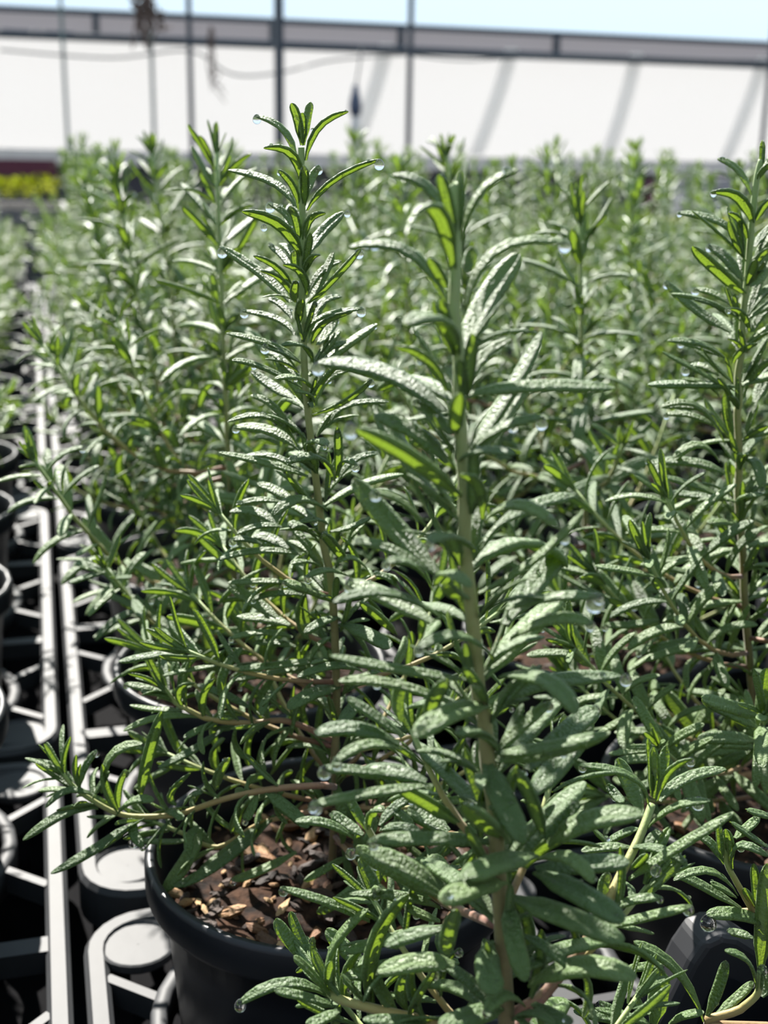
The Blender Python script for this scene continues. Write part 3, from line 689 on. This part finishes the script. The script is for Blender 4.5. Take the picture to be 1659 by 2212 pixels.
trace(pl, 'D', [
 (340,1230,390,950,490,620,92,-4),(60,1200,130,930,355,850,82,0),(170,1360,290,1250,440,1260,74,-6),(190,1310,185,1170,240,1040,42,-3),(890,1180,900,1070,980,950,74,-4),(240,1440,80,1560,-300,1780,80,-4),(310,1390,290,1480,365,1590,62,-8),
 (1240,1190,1400,1310,1550,1450,92,-6),(40,1310,-180,1330,-500,1540,80,-5),(0,1220,-180,1180,-340,1310,50,-4),(-130,1120,-250,1030,-370,970,52,3),(-200,1060,-210,950,-160,800,52,0),(-100,1180,-60,1020,30,900,52,3),
 (-60,1200,-300,1050,-390,960,46,5),(600,1290,560,1200,700,1060,52,-3),(640,1320,700,1220,790,1200,46,-3),(760,1440,690,1530,700,1650,60,-6),(1000,1490,1010,1400,1060,1310,42,-3),
 (1180,1210,1130,1330,1090,1400,62,-5),(520,1330,600,1350,640,1400,60,-7),(0,1240,60,1130,120,1050,42,0)], lambda y: .292)
trace(pl, 'P', [(593,1761,480,1858,376,1915,24,-12),(434,1790,402,1857,350,1927,31,-10),(560,1780,500,1830,430,1880,22,-6),(640,1840,560,1880,500,1900,20,-8)], lambda y: .30)
pl.dress(q1, .0075, lambda t: .014, lambda t: 1.1 - .5 * t, lambda t: 1, up=.6, start=.25)
pl.dress(q2, .0075, lambda t: .014, lambda t: 1.1 - .5 * t, lambda t: 1, up=.6, start=.30)
pl.dress(q3, .008, lambda t: .013, lambda t: 1.1 - .5 * t, lambda t: 0, up=.6, start=.3)
# low side shoots behind and to the right
for (dx, dy, zz, ri) in ((.05, .03, .02, .03), (-.03, .05, .02, .03), (.03, .05, .02, .04), (-.055, .02, .03, .02), (-.045, .03, .045, .02), (-.04, -.008, .05, .012), (.045, .005, .05, .02), (.03, .02, .075, .02), (-.032, .012, .075, .02), (.055, .015, .008, .02), (-.05, .01, .012, .01), (.04, .01, .028, .01), (-.035, .03, .06, .02), (.034, -.022, .0, .004), (.044, -.006, .002, .006), (.016, -.034, .002, .003), (.03, -.012, .012, .008)):
    b = on_stem(P2P, zz); Q = np.array([b + np.array([dx, dy, 0]) * t + Z3 * ri * t ** 2 for t in np.linspace(0, 1, 6)]); pl.stem(Q, .0008, .0005, 'branch')
    pl.dress(Q, .0062, lambda t: .0165, lambda t: 1.15 - .5 * t, lambda t: 0, up=.6, start=.18)
root = empty('potted_rosemary', c, 'sharply focused rosemary in a black pot with visible bark chips, long branches trailing left', 'potted plant', 'potted rosemary plants')
so = add_pot(root, 290, 1); realise(pl, root, c, .06, 260)
fb = atz(436, 1938, -.0095); obj('fertiliser_bead', mesh('fertiliser_bead', *sphere(12, 8), M['bead']), so, T(fb - c) @ Matrix.Scale(.0018, 4))

# --- the soft, nearest plant
pl = Plant(random.Random(33)); c = grid(-CELLU, 0); Y1 = lerpY(400, .200, 2300, c[1])
P1P = px_stem(pl, [(1092, 2300), (1087, 2068), (1082, 1964), (1074, 1861), (1069, 1757), (1054, 1654), (1046, 1550), (1034, 1500), (1030, 1447), (1018, 1308), (1004, 1189), (1004, 1069), (998, 977), (992, 860), (992, 780), (982, 680), (984, 600), (984, 420), (985, 400)], Y1, c + np.array([0, 0, -.012]), .0016, .0009)
trace(pl, 'E', [
 (755,480,640,180,420,95,56,3),(760,460,722,240,675,90,46,-4),(772,440,785,250,790,75,36,0),(800,450,890,190,1100,65,56,-2),(755,620,670,290,535,315,100,-18),(722,810,520,510,190,485,78,2),(820,800,1000,490,1385,465,68,4),
 (820,1030,930,770,1110,520,135,14),(715,710,670,620,620,545,30,-3),(830,620,840,560,855,490,30,2),(775,1070,680,870,490,905,115,-22),(720,1270,610,1090,440,1030,56,-6),(705,1380,400,1165,20,1110,115,10),(740,1500,640,1385,530,1330,62,6),
 (830,1240,900,1090,1060,985,66,8),(815,1290,1180,1235,1630,1250,88,4),(880,1600,1020,1370,1160,1170,135,16),(880,1560,1040,1450,1250,1405,46,-2),(720,1659,560,1490,320,1400,105,2),(765,1500,768,1390,790,1280,78,-16),(785,1650,900,1585,1090,1610,72,-12)], Y1)
trace(pl, 'P', [(994,1073,890,985,770,925,50,-16)], Y1)
trace(pl, 'F', [
 (910,430,890,245,790,190,62,-12),(930,430,1110,345,1320,470,82,-8),(990,460,1200,345,1410,300,78,10),(890,830,1200,640,1460,380,56,-5),(1030,1000,1200,760,1350,600,135,15),(660,720,430,460,210,210,135,10),(620,490,480,335,320,280,52,-5),
 (640,720,380,575,220,560,46,2),(640,800,520,665,380,670,56,-8),(640,990,400,850,180,770,105,8),(680,960,400,825,100,880,62,-10),(650,800,720,715,850,800,72,-20),(880,610,740,515,620,560,82,-22),(1040,920,1280,850,1560,850,56,-4),
 (1060,1080,1300,965,1510,1000,78,-6),(980,1200,790,1055,550,1140,72,-14),(820,1300,480,1245,80,1170,62,-5),(760,1430,400,1315,130,1310,56,-2),(940,1440,740,1470,540,1610,125,-16),(1010,1280,1260,1300,1420,1490,105,-16),(1020,1420,1250,1310,1659,1280,95,8),
 (990,1670,900,1575,770,1600,66,-14),(980,1700,1250,1665,1590,1590,78,-8),(1150,1790,1380,1570,1530,1450,115,15),(990,1690,1110,1560,1280,1420,72,2),(930,1440,890,1340,810,1230,62,-10),(480,1610,320,1490,175,1400,48,2),(460,1650,210,1560,0,1600,92,-2),
 (470,1680,280,1650,110,1750,62,-8),(470,1530,450,1400,490,1300,62,2),(640,1560,640,1420,720,1300,80,-8),(830,860,760,830,720,780,90,-18)], Y1)
trace(pl, 'G', [
 (530,140,460,70,360,70,46,-12),(520,180,760,140,1000,60,58,-6),(485,180,550,330,640,520,95,-14),(720,490,680,350,610,215,62,-8),(740,530,900,425,1140,400,95,-3),(725,500,800,430,870,350,36,2),(660,330,790,180,920,10,125,15),
 (570,510,480,430,390,360,130,-18),(510,520,250,500,0,510,64,-4),(690,570,530,600,395,665,100,-18),(560,680,430,700,295,770,115,-16),(690,640,880,730,1060,850,105,-14),(690,630,900,605,1080,600,84,2),(700,590,830,580,935,690,62,-10),
 (590,750,820,825,1060,930,145,-10),(580,760,600,920,650,1100,74,-12),(660,1110,880,1030,1110,1085,145,-8),(640,910,740,960,840,1050,36,-4),(500,930,490,1050,530,1150,94,-14),(320,990,325,900,360,800,62,-10),(350,1030,200,1015,30,1060,84,0),
 (300,880,170,905,60,950,62,0),(290,720,150,620,0,560,94,2),(640,1200,560,1150,480,1230,60,-10),(680,1190,760,1240,840,1279,70,-10),(560,1200,420,1240,290,1290,90,-12)], Y1)
trace(pl, 'C', [(1460,1345,1060,1390,660,1475,72,-8),(1420,1320,1180,1245,970,1270,115,3),(1150,1270,940,1240,745,1235,60,-4)], Y1)
for (x, y, dz, ra) in ((793, 528, 2, .0008), (810, 530, 2, .0009), (687, 798, 10, .0011), (757, 932, -16, .0012), (1285, 1305, -4, .0016), (681, 1746, -8, .0012), (1170, 918, 6, .0010), (1220, 1165, -4, .0009), (1352, 1470, 8, .0011)): drop_at(pl, x, y, Y1(y) + dz / 1000, ra)
pl.dress(P1P, .0095, TALL, OPEN, lambda t: 3 if t < .7 else 2, azi=back, start=.12, phase=1., end=.86, bud=False, tuftL=.0105)
YA = lerpY(2206, .195, 2080, .225)
qa = px_stem(pl, [(1010, 2230), (922, 2206), (799, 2177), (715, 2148), (676, 2080)], YA, aty(1088, 2250, c[1]), .0012, .0008, 'branch')
trace(pl, 'I', [
 (290,1030,185,910,95,790,84,2),(320,1020,240,880,185,745,58,4),(400,1200,440,940,650,730,84,-3),(430,1250,300,1090,205,1015,42,-2),(400,1240,150,1165,-130,1300,72,-6),(440,1300,260,1245,90,1215,62,-4),(650,1285,690,900,890,640,115,-4),
 (640,1090,520,965,400,850,94,4),(890,1380,950,1240,1050,1090,62,-4),(650,1290,565,1200,490,1120,42,-3),(890,1340,840,1200,920,1090,62,-2),(430,1230,420,1130,430,1040,36,-3),(340,1040,330,1000,315,900,40,0),(820,1340,740,1230,700,1140,80,2),
 (1000,1400,850,1390,620,1390,80,-6),(480,1330,380,1380,280,1420,70,-6)], YA)
YB = lambda y: .212
qb = px_stem(pl, [(960, 1950), (900, 1900), (840, 1860), (800, 1800), (790, 1775)], YB, aty(1076, 2000, .19), .0009, .0006, 'branch')
trace(pl, 'I', [
 (640,250,575,130,530,60,52,2),(655,260,670,140,750,140,52,-5),(620,285,520,215,430,150,72,3),(560,300,400,210,215,205,52,-3),(720,230,800,125,920,50,48,4),(930,255,870,180,800,140,58,2),(720,255,830,232,960,260,38,-3),(1130,265,1000,175,890,120,135,4),
 (660,800,430,690,125,600,48,-3),(1080,650,820,490,580,360,155,-4),(1080,720,850,645,540,640,48,-4),(1080,800,960,750,870,710,42,-2),(1200,470,1080,500,1000,485,48,-4),(1120,830,800,895,510,990,74,-5),(1190,1040,850,1060,510,1130,105,-6),
 (720,600,650,500,600,420,52,3),(760,560,740,480,700,440,42,0),(820,700,720,610,700,640,50,-4),(1180,820,1100,900,1150,1000,90,-10),(1000,480,1060,420,1130,470,62,3)], YB)
YS = lerpY(2100, .195, 1740, .222)
qc = px_stem(pl, [(1240, 2070), (1290, 1995), (1311, 1954), (1341, 1890), (1383, 1805), (1408, 1738)], YS, aty(1090, 2250, c[1]), .0012, .0008, 'branch')
trace(pl, 'H', [
 (545,500,420,275,0,190,62,-6),(490,560,410,350,300,140,115,8),(570,440,572,200,545,-20,52,0),(588,450,600,250,585,50,32,-2),(615,400,650,230,685,40,42,4),(610,470,700,240,890,140,56,-6),(630,470,830,290,1150,220,94,6),(540,680,740,510,1030,470,74,-8),
 (400,830,210,825,20,860,42,0),(400,830,650,845,850,975,48,-8),(390,1080,760,830,1210,560,94,-4),(460,690,340,720,190,810,84,4),(480,900,560,770,640,710,42,3),(410,1010,480,930,530,880,42,-3),(180,1460,520,1370,880,1290,74,-6),(270,1320,430,1235,650,1225,54,-2),
 (240,1280,190,1180,230,1030,70,3),(100,680,160,730,220,780,40,2),(340,480,300,430,220,340,70,5)], YS)
for (x, y, Y, ra) in ((1508, 1737, .214, .0013), (1482, 1735, .214, .0009), (1417, 1882, .205, .0011), (758, 1845, .208, .0011), (519, 2172, .212, .0012)): drop_at(pl, x, y, Y, ra)
pl.dress(qa, .009, lambda t: .012, lambda t: 1.0 - .4 * t, lambda t: 0, up=.5, start=.3, azi=side_or_back)
for (dx, dy, zz, ri) in ((.03, .025, .04, .012), (-.025, .03, .03, .015), (.012, .026, .06, .015), (-.015, .02, .07, .015), (-.03, .025, .012, .012), (.03, .025, .012, .015)):
    b = on_stem(P1P, zz); Q = np.array([b + np.array([dx, dy, 0]) * t + Z3 * ri * t ** 2 for t in np.linspace(0, 1, 6)]); pl.stem(Q, .0008, .0005, 'branch')
    pl.dress(Q, .006, lambda t: .0135, lambda t: 1.1 - .5 * t, lambda t: 0, up=.6, start=.15)
root = empty('potted_rosemary', c, 'tall soft-focus rosemary nearest the viewer, its pot below the picture edge', 'potted plant', 'potted rosemary plants')
add_pot(root, 40, 2); realise(pl, root, c, .06, 260)

# --- the plant at the right edge
pl = Plant(random.Random(45)); c = grid(0, V_R + 1.5 * CELLV); Y3 = lerpY(330, .335, 1600, c[1])
P3P = px_stem(pl, [(1625, 1500), (1620, 1433), (1608, 1291), (1605, 1196), (1595, 1085), (1597, 990), (1593, 895), (1597, 869), (1594, 812), (1603, 756), (1604, 700), (1614, 602), (1622, 504), (1634, 392), (1645, 345)], Y3, c + np.array([0, 0, -.012]), .00125, .0008)
trace(pl, 'J', [
 (1150,500,1050,300,890,225,66,5),(1160,720,1050,510,845,480,98,-14),(1090,850,880,690,580,640,78,6),(1120,840,1070,700,975,640,52,-5),(1100,1260,910,1090,700,900,112,-14),(1070,1150,960,980,820,890,92,8),(1000,1560,720,1370,490,1165,92,10),
 (970,1440,850,1340,690,1300,62,-5),(990,1350,870,1260,710,1225,62,5),(970,1780,780,1650,505,1625,72,-5),(920,1750,760,1670,600,1640,62,4),(1020,2010,750,1860,465,1710,62,-6),(910,2060,800,1955,620,1920,52,-3),(1140,1560,1080,1410,965,1380,52,-14),
 (870,2200,690,2130,460,2140,62,2),(1165,1210,1225,1090,1300,950,105,8),(1130,1150,1190,1010,1300,910,62,-5),(1160,1560,1230,1420,1350,1350,70,4),(1120,1640,1230,1550,1360,1500,60,-4),(1010,1800,1080,1695,1200,1650,48,-8),(1225,290,1240,190,1240,80,32,0),
 (1200,400,1260,290,1400,230,52,-4),(1180,900,1260,790,1380,700,72,5),(1230,320,1290,250,1330,140,50,2),(1180,2100,1240,1960,1330,1800,90,8),(1140,1960,1220,1830,1340,1760,80,-4),(1190,700,1240,600,1330,520,60,-4),(900,1900,760,1810,640,1850,60,6)], Y3)
trace(pl, 'K', [(1000,500,820,240,560,250,60,-4),(960,620,820,500,640,600,64,-5),(1000,700,780,620,500,625,80,2),(1020,890,820,790,560,720,62,-6),(1000,880,800,850,600,830,60,4),(1130,470,1210,410,1292,380,60,-6),(930,380,760,300,590,300,56,3),
 (1120,600,1220,640,1250,820,70,-14),(1100,920,1150,850,1250,850,90,-16),(1140,1050,1000,1030,880,1040,70,-12),(820,1120,640,1070,460,1110,52,-3),(800,1110,680,1030,520,1000,62,4),(900,1260,650,1290,420,1325,52,-4),(1000,1440,780,1380,530,1340,52,-5),(1010,1500,920,1480,810,1440,70,3),
 (540,1700,360,1730,170,1735,62,-4),(830,1830,620,1870,400,1920,72,-6)], Y3)
pl.dress(P3P, .0085, TALL, OPEN, lambda t: 3, start=.12, phase=.2, azi=side_or_back, end=.9, bud=False, tuftL=.0115)
for (dx, dy, ri, zz) in ((-.065, -.035, .045, .015), (-.06, .01, .03, .0), (-.045, -.055, .03, .01), (-.02, -.065, .035, .02), (.04, -.05, .03, .0), (-.03, .05, .03, .01), (.05, .03, .03, .02), (-.055, -.02, .01, -.004), (-.05, .0, .03, .04), (-.04, -.03, .04, .045), (-.05, .025, .03, .06), (-.03, -.02, .03, .07), (.03, -.03, .03, .05), (-.06, .03, .04, .01)):
    b = on_stem(P3P, zz); Q = np.array([b + np.array([dx, dy, 0]) * t + Z3 * ri * t ** 2 for t in np.linspace(0, 1, 7)]); pl.stem(Q, .0008, .0005, 'branch')
    pl.dress(Q, .0062, lambda t: .0175, lambda t: 1.15 - .55 * t, lambda t: 0, up=.7, start=.18)
root = empty('potted_rosemary', c, 'crisp tall rosemary cut by the right picture edge, beside the soft nearest plant', 'potted plant', 'potted rosemary plants')
add_pot(root, 60, 3); realise(pl, root, c, .06, 130)

# --- the plant whose shoots reach in at the lower right corner
pl = Plant(random.Random(57)); c = grid(-CELLU, V_R + 1.5 * CELLV); Y6 = lambda y: .222
b0 = c + np.array([0, 0, .0])
P = np.array([b0 + np.array([0.004 * t, .012 * t, .19 * t - .012]) for t in np.linspace(0, 1, 10)]); pl.stem(P, .0019, .0011, 'main_stem'); pl.dress(P, .0100, TALL, OPEN, lambda t: 1, start=.1)
YQ = lambda y: .235
px_stem(pl, [(1640, 1990), (1625, 1965), (1605, 1930), (1588, 1900), (1570, 1862), (1568, 1800)], YQ, b0 + np.array([0, 0, .02]), .0009, .0006, 'branch')
trace(pl, 'H', [(1140,960,1040,800,930,740,74,3),(1120,920,1108,780,1100,650,42,0),(1180,940,1182,800,1150,690,42,-2),(1200,1010,1240,810,1478,900,74,-6),(1240,1200,1030,1010,740,1090,62,-8),(1270,1310,920,1100,590,960,84,2),(1230,1220,1130,1150,1030,1110,34,-3),
 (1400,1310,1390,1150,1370,960,62,-3),(1500,1440,1250,1345,1000,1360,115,-6),(1420,1800,1445,1380,1478,960,115,-6),(1190,640,1290,700,1478,830,52,3),(1220,760,1310,680,1410,590,72,6),(1310,540,1400,560,1500,590,46,2),(1380,1300,1340,1230,1300,1150,36,-2),(1360,1540,1260,1500,1170,1490,46,2)], YQ)
drop_at(pl, 1530, 1995, .229, .0018)
px_stem(pl, [(1560, 2215), (1600, 2180), (1637, 2145), (1643, 2098)], Y6, b0 + np.array([-.02, 0, .01]), .0011, .0007, 'branch')
trace(pl, 'H', [(1390,1950,1330,1720,1140,1640,54,-4),(1000,2150,1090,1920,1150,1720,84,2),(975,2180,780,1790,430,1570,105,-2),(580,2212,620,1990,645,1800,135,3),(1080,2130,1230,2005,1360,1880,62,4),(1420,1960,1420,1860,1440,1760,36,0),(560,2130,480,2080,450,1990,50,3),
 (700,2212,820,2140,980,2120,60,-4),(370,1780,500,1760,660,1740,70,4),(1430,2000,1478,1900,1520,1760,70,2),(480,2190,330,2130,160,2040,80,0),(560,2212,430,2160,130,2090,52,-4),(440,2212,250,2160,-40,2110,90,-4)], Y6)
root = empty('potted_rosemary', c, 'rosemary whose shoots and reddish branch reach in at the lower right corner', 'potted plant', 'potted rosemary plants')
add_pot(root, 0, 4); realise(pl, root, c, .05, 60)

# ------------------------------------------------------------------ the rest of the rosemary
def topw(px, py, c, depthY=None): return aty(px, py, (depthY if depthY else c[1]))
US = lambda k, m: U_A + PER * k + CELLU * (m + .5)
VS = lambda k: V_R + CELLV * (k + .5) + (.006 if k > 3 else 0)
VL = lambda k: V_L + CELLV * (3 - k + .5)
done = {(US(0, 2), 0), (US(0, 1), 0)}
spots = []
for k in range(0, 6):
    for m in range(3):
        for j in range(0, 8): spots.append((US(k, m), VS(j), 'R', k * 3 + m, j))
        for j in range(0, 4): spots.append((UL + PER * k + CELLU * (m + .5), VL(j), 'L', k * 3 + m, j))
HERO = {('R', 2, 0), ('R', 1, 0), ('R', 2, 1), ('R', 1, 1)}
NEAR = {   # row, column: top pixel, label
 ('R', 3, 0): ((466, 275), 'second rosemary behind the sharp one, thin tip rising just left of it'),
 ('R', 4, 0): ((252, 345), 'blurred rosemary leaning left, second tip from the left bench gap'),
 ('R', 5, 0): ((325, 292), 'blurred rosemary whose narrow tip stands before the slim grey-green post'),
 ('R', 3, 1): ((1255, 385), 'blurred stocky rosemary between the soft nearest plant and the crisp right one'),
 ('R', 4, 1): ((965, 292), 'blurred rosemary whose tip shows right above the soft nearest plant'),
 ('R', 4, 2): ((1600, 345), 'blurred rosemary just behind the crisp plant of the right edge'),
 ('R', 3, 2): (None, 'rosemary beyond the right edge whose leaves reach in behind the crisp one'),
 ('L', 1, 0): (None, 'rosemary beyond the left edge whose leaves reach in over the corner tray'),
 ('L', 2, 0): (None, 'rosemary on the left bench behind the one reaching over the corner tray'),
}
FAR_TOP = {('R', 6, 0): (155, 345), ('R', 5, 1): (860, 325), ('R', 5, 2): (1370, 322), ('R', 6, 2): (1180, 305), ('R', 5, 3): (1480, 360)}
FARM = []
for i in range(5):
    p = generic(900 + i, .196, (0, 0), 11, 1.25)
    V, F = joined_leaves(p.leaves); fo = mesh('foliage', V, F, M['leaf'])
    ST = [(stem_mesh(P, r0, r1, kind, 5), kind) for (P, r0, r1, kind) in p.stems]
    r = random.Random(i); tv, tf = np.array(TINY[0]), TINY[1]; VV = []; FF = []
    for q in range(200):
        base, Rm, L, bi, wi = r.choice(p.leaves); w = base + Rm @ (np.array([r.uniform(.3, .95), 0, .01]) * L); o = len(VV) * len(tv)
        VV.append(tv * r.choice([.0005, .0007, .0009, .0012]) + w); FF += [tuple(a + o for a in f) for f in tf]
    FARM.append((fo, ST, mesh('water_droplets', np.concatenate(VV), FF, M['water'])))
ORD = ['first', 'second', 'third', 'fourth', 'fifth', 'sixth', 'seventh', 'eighth', 'ninth', 'tenth', 'eleventh', 'twelfth', 'thirteenth', 'fourteenth', 'fifteenth', 'sixteenth', 'seventeenth', 'eighteenth']
fr = random.Random(5); nfar = 0
for (a, b, sd, row, j) in spots:
    key = (sd, row, j)
    if key in HERO: continue
    c = grid(a, b)
    if c[1] < .12: continue
    x, y, d = proj(c + Z3 * .1); mar = .22 * FPX / d
    if not (-mar < x < W + mar): continue
    if sd == 'L' and row == 0: continue
    jit = np.array([fr.uniform(-.003, .003), fr.uniform(-.003, .003), 0]); seed = fr.randrange(10 ** 6)
    if key in NEAR:
        tp, lab = NEAR[key]
        if tp: t = aty(tp[0], tp[1], c[1]) - c; lean = (t[0], t[1]); h = t[2] - .008
        else: lean = (fr.uniform(-.02, .01), fr.uniform(-.01, .01)); h = fr.uniform(.185, .2)
        p = generic(seed, h, lean, 13 if sd == 'R' else 6, 1.0, 1.0 if sd == 'R' else .62); root = empty('potted_rosemary', c, lab, 'potted plant', 'potted rosemary plants')
        q = Plant(p.r); q.stems = p.stems; q.leaves = p.leaves
        add_pot(root, 25, seed % 97); realise(q, root, np.zeros(3), .10, 90, 6)
    else:
        if sd == 'L': lab = 'blurred rosemary on the left, %s row from the front, %s from the tray gap' % (ORD[row], ORD[j])
        elif row <= 8: lab = 'out-of-focus rosemary %s row behind the sharp one, %s from the tray gap' % (ORD[row - 3], ORD[j])
        else: lab = 'strongly blurred rosemary in the far rows below the film wall'
        root = empty('potted_rosemary', c, lab, 'potted plant', 'potted rosemary plants')
        add_pot(root, 0, seed % 97, True)
        fo, ST, dew = fr.choice(FARM); rot = Matrix.Rotation(fr.uniform(0, 6.28), 4, 'Z'); sh = Matrix.Identity(4); hs = fr.uniform(.88, 1.05)
        lx, ly = fr.uniform(-.03, .012), fr.uniform(-.015, .015)
        if key in FAR_TOP: t = aty(*FAR_TOP[key], c[1]) - c; lx, ly, hs = t[0], t[1], t[2] / .206
        elif sd == 'L': hs *= .72
        if sd == 'L': rot = rot @ Matrix.Diagonal((.75, .75, 1, 1))
        # a plant's own lean: tilt about its base
        tilt = Vector((0, 0, 1)).rotation_difference(Vector((lx, ly, .2))).to_matrix().to_4x4(); mt = tilt @ rot @ Matrix.Diagonal((1, 1, hs, 1))
        obj('foliage', fo, root, mt, kind='stuff'); obj('water_droplets', dew, root, mt, kind='stuff')
        for me, kind in ST: obj(kind, me, root, mt)
        nfar += 1
print('far plants', nfar, 'objects', len(bpy.data.objects))
